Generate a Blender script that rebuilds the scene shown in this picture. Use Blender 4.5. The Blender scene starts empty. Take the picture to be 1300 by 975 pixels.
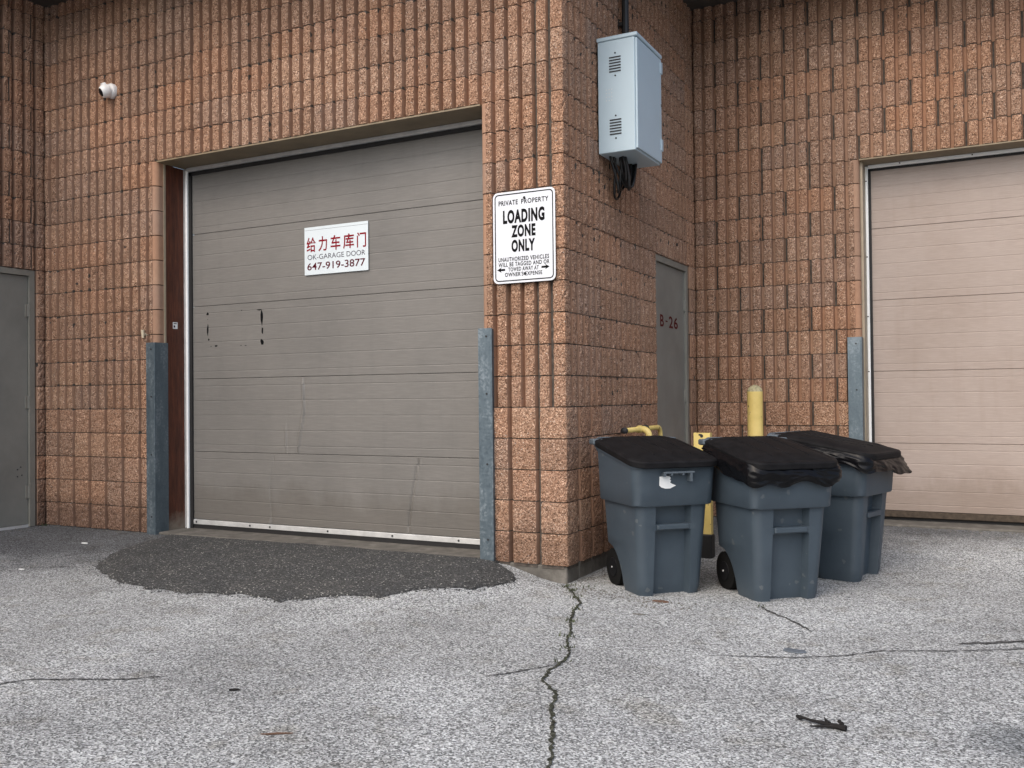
import bpy, math, random
from mathutils import Matrix, Vector, noise
random.seed(7)
R = math.radians
scene = bpy.context.scene
COL = scene.collection

# ------------------------------------------------------------------ camera
cam_d = bpy.data.cameras.new('camera'); cam = bpy.data.objects.new('camera', cam_d); COL.objects.link(cam)
YAW, PIT, ROL = -0.481163, 0.0137386, -0.0100713
fw = Vector((math.sin(YAW)*math.cos(PIT), math.cos(YAW)*math.cos(PIT), math.sin(PIT)))
rt = Vector((math.cos(YAW), -math.sin(YAW), 0)); up = rt.cross(fw)
r2 = rt*math.cos(ROL)+up*math.sin(ROL); u2 = -rt*math.sin(ROL)+up*math.cos(ROL)
M = Matrix((r2, u2, -fw)).transposed().to_4x4(); M.translation = Vector((2.46005, -5.45358, 1.08369))
cam.matrix_world = M
cam_d.sensor_width = 36; cam_d.lens = 36*1191.92/1300
cam_d.clip_start = .05; cam_d.clip_end = 600
scene.camera = cam

# ------------------------------------------------------------------ sky, sun, exposure
SUN_EL, SUN_AZ = R(48), R(190)          # azimuth measured from +Y clockwise: behind the camera
w = bpy.data.worlds.new('World'); scene.world = w; w.use_nodes = True
nt = w.node_tree; nt.nodes.clear()
sky = nt.nodes.new('ShaderNodeTexSky'); sky.sky_type = 'NISHITA'; sky.sun_disc = False
sky.sun_elevation = SUN_EL; sky.sun_rotation = SUN_AZ; sky.dust_density = 4.0; sky.air_density = 1.0; sky.ozone_density = .6
bg = nt.nodes.new('ShaderNodeBackground'); bg.inputs['Strength'].default_value = .15
wo = nt.nodes.new('ShaderNodeOutputWorld')
nt.links.new(sky.outputs[0], bg.inputs[0]); nt.links.new(bg.outputs[0], wo.inputs[0])
sd = bpy.data.lights.new('sun', 'SUN'); sd.energy = 1.5; sd.angle = R(90); sd.color = (1, .96, .89)
sun = bpy.data.objects.new('sun', sd); COL.objects.link(sun)
sdir = Vector((math.sin(SUN_AZ)*math.cos(SUN_EL), math.cos(SUN_AZ)*math.cos(SUN_EL), math.sin(SUN_EL)))
sun.rotation_euler = sdir.to_track_quat('Z', 'Y').to_euler()
vs = scene.view_settings
vs.view_transform = 'Standard'; vs.look = 'None'; vs.exposure = 0.57; vs.gamma = 1.0; vs.use_curve_mapping = False
scene.cycles.use_denoising = True

# ------------------------------------------------------------------ helpers
def mesh(name, verts, faces, mats, idx=None, smooth=False):
    me = bpy.data.meshes.new(name); me.from_pydata([tuple(v) for v in verts], [], faces)
    if not isinstance(mats, (list, tuple)): mats = [mats]
    for m in mats: me.materials.append(m)
    if idx:
        for p, i in zip(me.polygons, idx): p.material_index = i
    if smooth:
        for p in me.polygons: p.use_smooth = True
    me.update()
    return me

def obj(name, me, parent=None, loc=(0, 0, 0), rz=0):
    o = bpy.data.objects.new(name, me); COL.objects.link(o)
    if parent: o.parent = parent
    o.location = loc; o.rotation_euler = (0, 0, rz)
    return o

def tag(o, label, cat, group=None):
    o['label'] = label; o['category'] = cat
    if group: o['group'] = group
    return o

def thing(name, label, cat, loc=(0, 0, 0), rz=0, group=None):
    o = bpy.data.objects.new(name, None); COL.objects.link(o); o.empty_display_size = .1
    o.location = loc; o.rotation_euler = (0, 0, rz)
    return tag(o, label, cat, group)

class MB:
    """collects shapes for one mesh"""
    def __init__(s): s.v = []; s.f = []; s.i = []
    def add(s, v, f, i=0):
        n = len(s.v); s.v += [tuple(p) for p in v]; s.f += [tuple(a+n for a in q) for q in f]; s.i += [i]*len(f)
        return s
    def box(s, x0, x1, y0, y1, z0, z1, i=0, bev=0.0):
        if bev <= 0:
            v = [(x, y, z) for z in (z0, z1) for y in (y0, y1) for x in (x0, x1)]
            f = [(0, 2, 3, 1), (4, 5, 7, 6), (0, 1, 5, 4), (2, 6, 7, 3), (0, 4, 6, 2), (1, 3, 7, 5)]
            return s.add(v, f, i)
        b = bev
        v = []; f = []
        rings = [(z0, b), (z0+b, 0), (z1-b, 0), (z1, b)]
        for z, q in rings:
            e = b if q == 0 else b*1.0
            xa, xb, ya, yb = x0+q, x1-q, y0+q, y1-q
            if q == 0: pts = [(xa+b, ya), (xb-b, ya), (xb, ya+b), (xb, yb-b), (xb-b, yb), (xa+b, yb), (xa, yb-b), (xa, ya+b)]
            else: pts = [(xa, ya), (xb, ya), (xb, ya), (xb, yb), (xb, yb), (xa, yb), (xa, yb), (xa, ya)]
            v += [(px, py, z) for px, py in pts]
        for r in range(3):
            for k in range(8):
                a = r*8+k; c = r*8+(k+1) % 8
                f.append((a, c, c+8, a+8))
        f.append(tuple(reversed(range(8)))); f.append(tuple(range(24, 32)))
        return s.add(v, f, i)
    def tube(s, pts, r, n=10, i=0, cap=True):
        pts = [Vector(p) for p in pts]; rs = r if isinstance(r, (list, tuple)) else [r]*len(pts)
        v = []; f = []; prev = None
        for k, p in enumerate(pts):
            d = (pts[min(k+1, len(pts)-1)]-pts[max(k-1, 0)]).normalized()
            a = prev if prev is not None else (Vector((0, 0, 1)) if abs(d.z) < .9 else Vector((1, 0, 0)))
            a = (a-d*a.dot(d)).normalized(); prev = a; b = d.cross(a)
            for j in range(n):
                t = 2*math.pi*j/n; v.append(p+(a*math.cos(t)+b*math.sin(t))*rs[k])
        for k in range(len(pts)-1):
            for j in range(n):
                q = (j+1) % n; f.append((k*n+j, k*n+q, (k+1)*n+q, (k+1)*n+j))
        if cap: f.append(tuple(reversed(range(n)))); f.append(tuple(range((len(pts)-1)*n, len(pts)*n)))
        return s.add(v, f, i)
    def loft(s, rings, i=0, cap0=True, cap1=True):
        n = len(rings[0]); v = [p for r in rings for p in r]; f = []
        for k in range(len(rings)-1):
            for j in range(n):
                q = (j+1) % n; f.append((k*n+j, k*n+q, (k+1)*n+q, (k+1)*n+j))
        if cap0: f.append(tuple(reversed(range(n))))
        if cap1: f.append(tuple(range((len(rings)-1)*n, len(rings)*n)))
        return s.add(v, f, i)
    def build(s, name, mats, parent=None, smooth=False, loc=(0, 0, 0), rz=0, angle=None):
        me = mesh(name, s.v, s.f, mats, s.i, smooth)
        if angle: 
            for p in me.polygons: p.use_smooth = True
            me.set_sharp_from_angle(angle=R(angle))
        return obj(name, me, parent, loc, rz)

def ss(a, b, x):
    t = min(1, max(0, (x-a)/(b-a))); return t*t*(3-2*t)

# ------------------------------------------------------------------ materials
def mat(name, col=(.5, .5, .5), rough=.6, metal=0.0, spec=.5):
    m = bpy.data.materials.new(name); m.use_nodes = True
    b = m.node_tree.nodes['Principled BSDF']
    b.inputs['Base Color'].default_value = (*col, 1); b.inputs['Roughness'].default_value = rough
    b.inputs['Metallic'].default_value = metal; b.inputs['Specular IOR Level'].default_value = spec
    return m, m.node_tree, b

class NG:
    def __init__(s, nt): s.nt = nt
    def n(s, t, **kw):
        o = s.nt.nodes.new(t)
        for k, v in kw.items():
            if hasattr(o, k): setattr(o, k, v)
        return o
    def l(s, a, b): s.nt.links.new(a, b)
    def pos(s, scale=(1, 1, 1)):
        g = s.n('ShaderNodeNewGeometry'); m = s.n('ShaderNodeMapping'); s.l(g.outputs['Position'], m.inputs[0]); m.inputs['Scale'].default_value = scale
        return m.outputs[0]
    def noise(s, vec, scale, detail=3, rough=.55):
        o = s.n('ShaderNodeTexNoise'); s.l(vec, o.inputs['Vector']); o.inputs['Scale'].default_value = scale
        o.inputs['Detail'].default_value = detail; o.inputs['Roughness'].default_value = rough
        return o.outputs['Fac']
    def voro(s, vec, scale, out='Color', feature='F1'):
        o = s.n('ShaderNodeTexVoronoi'); o.feature = feature; s.l(vec, o.inputs['Vector']); o.inputs['Scale'].default_value = scale
        return o.outputs[out]
    def ramp(s, fac, stops, interp='LINEAR'):
        o = s.n('ShaderNodeValToRGB'); s.l(fac, o.inputs[0]); cr = o.color_ramp; cr.interpolation = interp
        while len(cr.elements) < len(stops): cr.elements.new(.5)
        for e, (p, c) in zip(cr.elements, stops):
            e.position = p; e.color = (*c, 1) if len(c) == 3 else c
        return o.outputs[0]
    def mix(s, fac, a, b, mode='MIX'):
        o = s.n('ShaderNodeMix'); o.data_type = 'RGBA'; o.blend_type = mode
        for sock, val in ((o.inputs[0], fac), (o.inputs[6], a), (o.inputs[7], b)):
            if isinstance(val, (int, float)): sock.default_value = val
            elif isinstance(val, tuple): sock.default_value = (*val, 1)
            else: s.l(val, sock)
        return o.outputs[2]
    def math(s, op, a, b=0.0):
        o = s.n('ShaderNodeMath'); o.operation = op
        for sock, val in ((o.inputs[0], a), (o.inputs[1], b)):
            if isinstance(val, (int, float)): sock.default_value = val
            else: s.l(val, sock)
        return o.outputs[0]
    def sep(s, vec):
        o = s.n('ShaderNodeSeparateXYZ'); s.l(vec, o.inputs[0]); return o.outputs
    def bump(s, h, strength, dist, bsdf, prev=None):
        o = s.n('ShaderNodeBump'); s.l(h, o.inputs['Height']); o.inputs['Strength'].default_value = strength; o.inputs['Distance'].default_value = dist
        if prev is not None: s.l(prev, o.inputs['Normal'])
        s.l(o.outputs[0], bsdf.inputs['Normal']); return o.outputs[0]

def block_material(name, rough_face):
    m, nt_, b = mat(name, rough=.92, spec=.25); g = NG(nt_)
    p = g.pos()
    rnd = g.n('ShaderNodeObjectInfo').outputs['Random']
    base = g.ramp(rnd, [(0, (.355, .238, .178)), (.3, (.408, .260, .184)), (.6, (.445, .270, .184)), (.8, (.380, .262, .203)), (1, (.470, .306, .217))])
    big = g.noise(p, 1.3, 3)
    base = g.mix(g.ramp(big, [(.35, (0, 0, 0)), (.7, (1, 1, 1))]), base, g.mix(1.0, base, (.90, .86, .82), 'MULTIPLY'))
    mid = g.noise(p, 22, 4)
    base = g.mix(g.math('MULTIPLY', mid, .75), base, g.mix(1.0, base, (.66, .60, .56), 'MULTIPLY'))
    if rough_face:
        gr = g.sep(g.voro(p, 165))[0]
        agg = g.ramp(gr, [(0, (.28, .25, .24)), (.12, (.52, .47, .44)), (.26, (.88, .84, .80)), (.66, (1.08, 1.05, 1.01)), (.84, (1.38, 1.42, 1.42)), (1, (1.95, 2.2, 2.35))])
        base = g.mix(1.0, base, agg, 'MULTIPLY')
        h = g.math('ADD', g.math('MULTIPLY', g.noise(p, 75, 5, .65), 1.0), g.math('MULTIPLY', gr, .22))
        g.bump(h, 1.0, .014, b)
    else:
        gr = g.noise(p, 260, 2)
        base = g.mix(.5, base, g.mix(1.0, base, g.ramp(gr, [(.3, (.80, .78, .76)), (.7, (1.18, 1.15, 1.1))]), 'MULTIPLY'))
        g.bump(g.noise(p, 180, 3), .35, .002, b)
    if rough_face:   # stray white specks of lime
        sp = g.math('ADD', g.voro(p, 26, 'Distance'), g.math('MULTIPLY', g.noise(p, 2.1, 3), -.11))
        base = g.mix(g.ramp(sp, [(.012, (.9, .9, .9)), (.03, (0, 0, 0))]), base, (.62, .60, .56))
    # splash dirt on the lowest course
    zz = g.math('ADD', g.sep(p)[2], g.math('MULTIPLY', g.noise(p, 7, 4), -.28))
    base = g.mix(g.ramp(zz, [(.0, (.75, .75, .75)), (.16, (0, 0, 0))]), base, g.mix(1.0, base, (.50, .50, .52), 'MULTIPLY'))
    g.l(base, b.inputs['Base Color'])
    return m
M_SPLIT = block_material('split_face_block', True)
M_SMOOTH = block_material('smooth_block_side', False)

m, n_, b = mat('mortar', rough=.95, spec=.2); g = NG(n_); p = g.pos()
g.l(g.ramp(g.noise(p, 30, 4), [(.3, (.055, .048, .043)), (.6, (.10, .087, .076)), (.8, (.19, .165, .14))]), b.inputs['Base Color']); g.bump(g.noise(p, 160, 3), .6, .004, b); M_MORTAR = m

m, n_, b = mat('asphalt', rough=.93, spec=.25); g = NG(n_); p = g.pos()
v1 = g.sep(g.voro(p, 150))[0]; v2 = g.sep(g.voro(p, 260))[1]
st = g.ramp(v1, [(0, (.045, .046, .049)), (.20, (.11, .111, .115)), (.40, (.29, .292, .30)), (.75, (.55, .553, .565)), (1, (.90, .905, .92))])
fi = g.ramp(v2, [(0, (.07, .07, .075)), (.5, (.25, .25, .255)), (1, (.50, .50, .50))])
c = g.mix(.25, st, fi)
lg = g.noise(p, .9, 5, .6)
c = g.mix(g.ramp(lg, [(.40, (0, 0, 0)), (.62, (1, 1, 1))]), g.mix(1.0, c, (.78, .775, .77), 'MULTIPLY'), c)
sm = g.noise(p, 5.5, 4)
c = g.mix(g.ramp(sm, [(.30, (1, 1, 1)), (.44, (0, 0, 0))]), c, g.mix(1.0, c, (.80, .78, .74), 'MULTIPLY'))
# oil stains and rubbed-in tyre lanes
dm = g.n('ShaderNodeVectorMath'); dm.operation = 'DISTANCE'; g.l(p, dm.inputs[0]); dm.inputs[1].default_value = (2.52, -1.80, -.11)
oil = g.math('ADD', dm.outputs['Value'], g.math('MULTIPLY', g.noise(p, 14, 5, .7), .22))
c = g.mix(g.ramp(oil, [(.20, (.8, .8, .8)), (.34, (0, 0, 0))]), c, g.mix(1.0, c, (.42, .44, .46), 'MULTIPLY'))
spots = g.math('ADD', g.voro(p, 2.3, 'Distance'), g.math('MULTIPLY', g.noise(p, 30, 3), .10))
c = g.mix(g.ramp(spots, [(.075, (.7, .7, .7)), (.11, (0, 0, 0))]), c, g.mix(1.0, c, (.52, .52, .54), 'MULTIPLY'))
lane = g.noise(g.pos((.55, 2.6, 1)), 1.0, 4, .6)
c = g.mix(g.ramp(lane, [(.50, (0, 0, 0)), (.68, (.55, .55, .55))]), c, g.mix(1.0, c, (.72, .72, .73), 'MULTIPLY'))
# darker asphalt towards the left bay and the rear wall, edge broken by noise
sx = g.sep(p)
darkening = g.math('ADD', g.math('MULTIPLY', sx[0], -.62), g.math('ADD', g.math('MULTIPLY', sx[1], 1.0), g.math('MULTIPLY', g.noise(p, 2.2, 4), 1.1)))
c = g.mix(g.ramp(g.math('MULTIPLY', g.math('ADD', darkening, -1.15), .8), [(.0, (0, 0, 0)), (.75, (1, 1, 1))]), c, g.mix(1.0, c, (.36, .36, .375), 'MULTIPLY'))
c = g.mix(1.0, c, (.89, .925, .925), 'MULTIPLY')
g.l(c, b.inputs['Base Color'])
g.bump(g.math('ADD', g.voro(p, 150, 'Distance'), g.math('MULTIPLY', g.noise(p, 60, 3), .5)), .55, .005, b); M_ASPH = m

m, n_, b = mat('fresh_asphalt', rough=.9, spec=.3); g = NG(n_); p = g.pos()
v1 = g.sep(g.voro(p, 130))[0]
c = g.ramp(v1, [(0, (.020, .021, .022)), (.6, (.050, .052, .053)), (.9, (.082, .084, .086)), (.97, (.16, .16, .155)), (1, (.42, .42, .40))])
c = g.mix(g.ramp(g.noise(p, 2.5, 4), [(.45, (0, 0, 0)), (.75, (1, 1, 1))]), c, g.mix(1.0, c, (1.3, 1.27, 1.22), 'MULTIPLY'))
g.l(c, b.inputs['Base Color']); g.bump(g.math('ADD', g.voro(p, 130, 'Distance'), g.noise(p, 50, 3)), .9, .006, b); M_PATCH = m

m, n_, b = mat('concrete', rough=.9, spec=.25); g = NG(n_); p = g.pos()
c = g.ramp(g.noise(p, 9, 6, .65), [(.3, (.075, .071, .064)), (.55, (.125, .118, .106)), (.75, (.19, .18, .165))])
g.l(c, b.inputs['Base Color']); g.bump(g.noise(p, 90, 4), .5, .004, b); M_CONC = m

def door_paint(name, col, darkening):
    m, n_, b = mat(name, col, .55, 0, .4); g = NG(n_)
    gr = g.noise(g.pos((9, 1, 150)), 1.0, 4, .6); p = g.pos()
    c = g.mix(g.ramp(gr, [(.42, (0, 0, 0)), (.72, (.55, .55, .55))]), col, tuple(min(1, v*1.30) for v in col))
    c = g.mix(g.ramp(g.noise(p, 1.7, 5), [(.4, (0, 0, 0)), (.75, (.8, .8, .8))]), c, g.mix(1.0, c, darkening, 'MULTIPLY'))
    c = g.mix(g.ramp(g.noise(g.pos((14, 1, 1.4)), 1.0, 3), [(.55, (0, 0, 0)), (.8, (.4, .4, .4))]), c, g.mix(1.0, c, darkening, 'MULTIPLY'))
    zz = g.math('ADD', g.sep(p)[2], g.math('MULTIPLY', g.noise(g.pos((5, 5, 2)), 1.0, 5, .65), -.55))
    c = g.mix(g.ramp(zz, [(.0, (.6, .6, .6)), (.16, (0, 0, 0))]), c, g.mix(1.0, c, (.72, .69, .65), 'MULTIPLY'))
    g.l(c, b.inputs['Base Color']); g.l(g.ramp(g.noise(p, 6, 3), [(.3, (.45,)*3), (.7, (.65,)*3)]), b.inputs['Roughness'])
    g.bump(gr, .25, .002, b); return m
M_DOOR1 = door_paint('taupe_door_paint', (.168, .162, .153), (.82, .83, .84))
M_DOOR2 = door_paint('beige_door_paint', (.325, .270, .240), (.86, .83, .80))

m, n_, b = mat('wood_jamb', rough=.55, spec=.4); g = NG(n_)
gr = g.noise(g.pos((14, 14, 1.6)), 3.0, 6, .7); p = g.pos()
c = g.ramp(gr, [(.3, (.035, .011, .006)), (.55, (.095, .027, .013)), (.75, (.16, .048, .022))])
lowz = g.math('ADD', g.sep(p)[2], g.math('MULTIPLY', g.noise(p, 25, 3), .16))
c = g.mix(g.ramp(lowz, [(.10, (1, 1, 1)), (.24, (0, 0, 0))]), c, (.20, .165, .13))
g.l(c, b.inputs['Base Color']); g.bump(gr, .5, .004, b); M_WOOD = m

m, n_, b = mat('galvanised_steel', rough=.45, metal=.55); g = NG(n_); p = g.pos()
vc = g.sep(g.voro(p, 75))[0]
c = g.ramp(g.math('ADD', g.math('MULTIPLY', vc, .20), g.math('MULTIPLY', g.noise(g.pos((12, 12, 3)), 1.0, 5, .7), .9)), [(.25, (.075, .105, .13)), (.6, (.13, .17, .20)), (.9, (.30, .35, .39))])
g.l(c, b.inputs['Base Color']); g.l(g.ramp(vc, [(0, (.35,)*3), (1, (.6,)*3)]), b.inputs['Roughness']); M_GALV = m

def simple(name, col, rough=.5, metal=0.0, var=.12, scale=12, spec=.5, bump=0.0, bscale=60):
    m, n_, b = mat(name, col, rough, metal, spec); g = NG(n_); p = g.pos()
    nz = g.noise(p, scale, 5, .6)
    g.l(g.mix(g.ramp(nz, [(.3, (0, 0, 0)), (.7, (1, 1, 1))]), tuple(v*(1-var) for v in col), tuple(min(1, v*(1+var)) for v in col)), b.inputs['Base Color'])
    if bump: g.bump(g.noise(p, bscale, 3), bump, .003, b)
    return m
M_WHITEMETAL = simple('white_track_metal', (.90, .92, .92), .28, 0, .04)
M_ALU = simple('aluminium_retainer', (.62, .63, .63), .4, .3, .15, 9)
M_RUBBER = simple('black_rubber', (.012, .012, .013), .7, 0, .2)
M_CREAM = simple('cream_steel_jamb', (.33, .275, .20), .5, 0, .14, 7)
M_OLIVE = simple('olive_steel_plate', (.21, .165, .105), .55, 0, .18, 5)
M_DOORGREY = simple('grey_door_paint', (.205, .208, .190), .42, 0, .13, 3.5)
M_FRAMEGREY = simple('grey_frame_paint', (.215, .212, .188), .45, 0, .12, 5)
M_SIGN = simple('white_sign_sheet', (.64, .67, .72), .35, 0, .02, 4)
M_SIGN2 = simple('white_plastic_sheet', (.62, .69, .73), .4, 0, .03, 4)
M_BLACK = simple('black_print', (.005, .005, .006), .6, 0, .05, 12, .08)
M_RED = simple('red_print', (.21, .005, .014), .6, 0, .05, 12, .1)
M_MAROON = simple('maroon_print', (.085, .006, .014), .6, 0, .05, 12, .1)
M_DARKGREY = simple('dark_grey_print', (.045, .032, .05), .6, 0, .05, 12, .1)
M_RUSTRED = simple('stencil_red', (.095, .016, .015), .7, 0, .2, 12, .1)
M_BOX = simple('pale_grey_enamel', (.42, .53, .60), .42, 0, .03, 3)
M_SLOT = simple('dark_slot', (.02, .022, .025), .7)
M_CABLE = simple('black_cable', (.010, .010, .011), .45)
def bin_plastic():
    m, n_, b = mat('blue_grey_plastic', (.05, .08, .105), .48, 0, .45); g = NG(n_); p = g.pos()
    c = g.ramp(g.noise(p, 5, 5, .6), [(.3, (.039, .055, .072)), (.7, (.050, .070, .090))])
    sc = g.noise(g.pos((60, 60, 9)), 1.0, 3)
    c = g.mix(g.ramp(sc, [(.66, (0, 0, 0)), (.8, (.3, .3, .3))]), c, (.10, .125, .14))
    sp = g.sep(g.voro(p, 45))[0]
    c = g.mix(g.ramp(sp, [(.985, (0, 0, 0)), (.99, (.35, .35, .35))], 'CONSTANT'), c, (.15, .16, .16))
    g.l(c, b.inputs['Base Color']); g.bump(g.noise(p, 260, 2), .25, .001, b); return m
M_BIN = bin_plastic()
M_LID = simple('black_lid_plastic', (.0085, .0085, .0095), .6, 0, .35, 14, .09, .2, 160)
M_HINGE = simple('hinge_grey_plastic', (.075, .095, .115), .5, 0, .1)
M_TYRE = simple('wheel_rubber', (.006, .006, .006), .8, 0, .2, 12, .15)
m, n_, b = mat('bag_film', (.004, .004, .005), .27, 0, .20); g = NG(n_); p = g.pos()
g.bump(g.noise(g.pos((1, 1, 1.6)), 11, 2, .5), .25, .02, b); M_BAG = m
def yellow():
    m, n_, b = mat('chipped_yellow_paint', (.6, .44, .10), .5); g = NG(n_); p = g.pos()
    c = g.ramp(g.noise(p, 6, 5), [(.3, (.60, .46, .14)), (.7, (.76, .60, .22))])
    c = g.mix(g.ramp(g.noise(p, 34, 4), [(.66, (0, 0, 0)), (.70, (1, 1, 1))]), c, (.16, .12, .06))
    g.l(c, b.inputs['Base Color']); g.bump(g.noise(p, 40, 3), .3, .003, b); return m
M_YEL = yellow()
M_YCAP = simple('weathered_cap', (.36, .33, .20), .8, 0, .45, 45)
M_SOFFIT = simple('brown_soffit', (.06, .055, .048), .6, 0, .2)
M_PAPER = simple('paper', (.74, .76, .76), .7, 0, .05)
M_TWIG = simple('charred_twig', (.010, .009, .009), .8, 0, .3, 60, .3, .8, 120)
M_BROWNSTICK = simple('brown_stick', (.10, .055, .035), .8, 0, .3, 50)
M_GUM = simple('flattened_rubber_scrap', (.085, .10, .12), .7, 0, .3, 60)
m, n_, b = mat('crack_moss', rough=.95, spec=.1); g = NG(n_); p = g.pos()
g.l(g.ramp(g.noise(p, 45, 4), [(.35, (.022, .022, .019)), (.55, (.055, .058, .044)), (.75, (.14, .14, .12))]), b.inputs['Base Color']); g.bump(g.noise(p, 90, 4), 1, .01, b); M_MOSS = m
m, n_, b = mat('crack_dark', rough=.95, spec=.1); g = NG(n_); p = g.pos()
g.l(g.ramp(g.noise(p, 60, 4), [(.4, (.035, .035, .036)), (.7, (.13, .13, .13))]), b.inputs['Base Color']); M_CRACK = m
M_CAMWHITE = simple('white_camera_shell', (.80, .80, .80), .3, 0, .03)
M_LENS = simple('black_dome', (.008, .008, .01), .12)
M_WEED = simple('weed_green', (.045, .055, .025), .7, 0, .4, 40)
M_DUST = simple('grit', (.12, .115, .105), .9, 0, .5, 80)

# ------------------------------------------------------------------ ground
def g_h(x, y):
    a = ss(-.05, -.55, x)*ss(-1.7, 0, y)
    c_ = ss(-3.4, -4.6, x)*ss(-3.5, -1.0, y)
    b_ = ss(.6, 2.7, y)*ss(-.3, 0, x)
    h = -.11+.105*max(a, c_)+.10*b_
    if -9 < x < 9 and -9 < y < 3.4:
        h += .006*(noise.noise(Vector((x*1.1, y*1.1, 3)))+.5*noise.noise(Vector((x*3, y*3, 8))))*ss(0, .5, abs(y)+abs(x)*.2)
    return h
def axis(lo, hi, step, far):
    a = []; t = lo
    while t < hi-1e-6: a.append(t); t += step
    a.append(hi)
    return [-far, -60, -25, -13]+a+[13, 25, 60, far]
gx = axis(-8, 8, .12, 300); gy = axis(-7, 3.4, .1, 300)
gv = [(x, y, g_h(x, y)) for y in gy for x in gx]; nx = len(gx)
gf = [(j*nx+i, j*nx+i+1, (j+1)*nx+i+1, (j+1)*nx+i) for j in range(len(gy)-1) for i in range(nx-1)]
ground = obj('ground', mesh('ground', gv, gf, M_ASPH, smooth=True)); ground['kind'] = 'structure'

def strip(name, pts, wid, material, lift=.004, seed=0, step=.02, taper=True):
    """irregular band that lies on the ground along a polyline"""
    rnd = random.Random(seed); P = []
    for a, b_ in zip(pts[:-1], pts[1:]):
        a = Vector(a).to_2d() if len(a) > 2 else Vector(a); b_ = Vector(b_)
        k = max(1, int((b_-a).length/step))
        for q in range(k): P.append(a.lerp(b_, q/k))
    P.append(Vector(pts[-1])); n = len(P); v = []
    for i, q in enumerate(P):
        d = (P[min(i+1, n-1)]-P[max(0, i-1)]).normalized(); nn = Vector((-d.y, d.x))
        e = min(1, (min(i, n-1-i)+.3)/6) if taper else 1
        wv = wid*e*(.55+.9*rnd.random()); c_ = q+nn*wid*(rnd.random()-.5)*.9
        for s_ in (-.5, .5):
            r_ = c_+nn*wv*s_; v.append((r_.x, r_.y, g_h(r_.x, r_.y)+lift))
    f = [(2*i, 2*i+1, 2*i+3, 2*i+2) for i in range(n-1)]
    return obj(name, mesh(name, v, f, material), ground)
strip('moss_crack', [(-.007, -.03), (.122, -.206), (.287, -.465), (.326, -.645), (.418, -.905), (.503, -1.085), (.567, -1.275), (.663, -1.462), (.693, -1.591), (.694, -1.726), (.726, -1.887), (.789, -1.952), (.85, -2.014), (.914, -2.195), (1.027, -2.421), (1.153, -2.714), (1.35, -3.3), (1.5, -3.9)], .0145, M_MOSS, seed=1)
for i, (pl, wd) in enumerate([
        ([(.456, -1.968), (.54, -1.877), (.652, -1.719), (.693, -1.591)], .010),
        ([(1.212, -.08), (1.326, -.241), (1.458, -.378), (1.602, -.584)], .014),
        ([(2.218, -.54), (2.367, -.454), (2.533, -.343), (2.9, -.2)], .022),
        ([(1.253, -1.224), (1.449, -1.145), (1.612, -1.082), (1.815, -.957), (1.95, -.805), (2.209, -.696), (2.531, -.484), (2.9, -.3)], .009),
        ([(-1.8, -3.1), (-1.314, -2.928), (-1.254, -2.826), (-1.099, -2.751), (-.882, -2.648), (-.743, -2.518)], .011),
        ([(-3.617, -1.181), (-3.422, -1.078), (-3.195, -1.032)], .010)]):
    strip('crack', pl, wd, M_CRACK, seed=20+i)

# the fresh black repair in front of the left garage door
OUT = [(-3.47, -.10), (-3.42, -.45), (-3.31, -.778), (-3.117, -1.03), (-2.654, -1.218), (-2.281, -1.292), (-2.021, -1.281), (-1.75, -1.23), (-1.52, -1.203), (-1.274, -1.241), (-1.102, -1.133), (-.97, -1.009), (-.758, -.991), (-.621, -.785), (-.472, -.672), (-.356, -.594), (-.292, -.417), (-.26, -.218), (-.34, -.118), (-.50, -.053)]
cx_, cy_ = -1.75, -.30
ring = []
for a, b_ in zip(OUT[:-1], OUT[1:]):
    for k in range(8):
        t = k/8; x = a[0]*(1-t)+b_[0]*t; y = a[1]*(1-t)+b_[1]*t
        j = .022*noise.noise(Vector((x*9, y*9, 1)))+.012*noise.noise(Vector((x*28, y*28, 5)))
        d = Vector((x-cx_, y-cy_)).normalized(); ring.append((x+d.x*j*1.5, y+d.y*j*1.5))
ring.append(OUT[-1])
nb = 60
for k in range(nb+1):
    t = k/nb; x = -.50*(1-t)-3.50*t
    y = .02+.05*math.sin(t*5)*t+.018*noise.noise(Vector((x*8, 2, 2))); ring.append((x, y))
v = []; f = []; N = len(ring); lev = [1.0, .997, .985, .93, .8, .65, .5, .35, .2, .08]
for li, s_ in enumerate(lev):
    for (x, y) in ring:
        px, py = cx_+(x-cx_)*s_, cy_+(y-cy_)*s_
        lift = (.001, .009, .014, .018, .018, .018, .018, .018, .018, .018)[li]+.004*noise.noise(Vector((px*4, py*4, 6)))*(li > 2)
        v.append((px, py, max(g_h(px, py), -.11)+lift))
for li in range(len(lev)-1):
    for k in range(N):
        q = (k+1) % N; f.append((li*N+k, li*N+q, (li+1)*N+q, (li+1)*N+k))
f.append(tuple(range((len(lev)-1)*N, len(lev)*N)))
patch = obj('asphalt_patch', mesh('asphalt_patch', v, f, M_PATCH)); patch['kind'] = 'structure'

# ------------------------------------------------------------------ ribbed block walls
H = .2032; PITCH = .1016; MJ = .007; HJ = .017; RD = .048; BD = .09
L = 2.845; XO = -3.6576; XOR = -.6096; XD = -5.03; XC = 1.4224; DY0, DY1 = 1.778, 2.692; NC = 23

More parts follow.
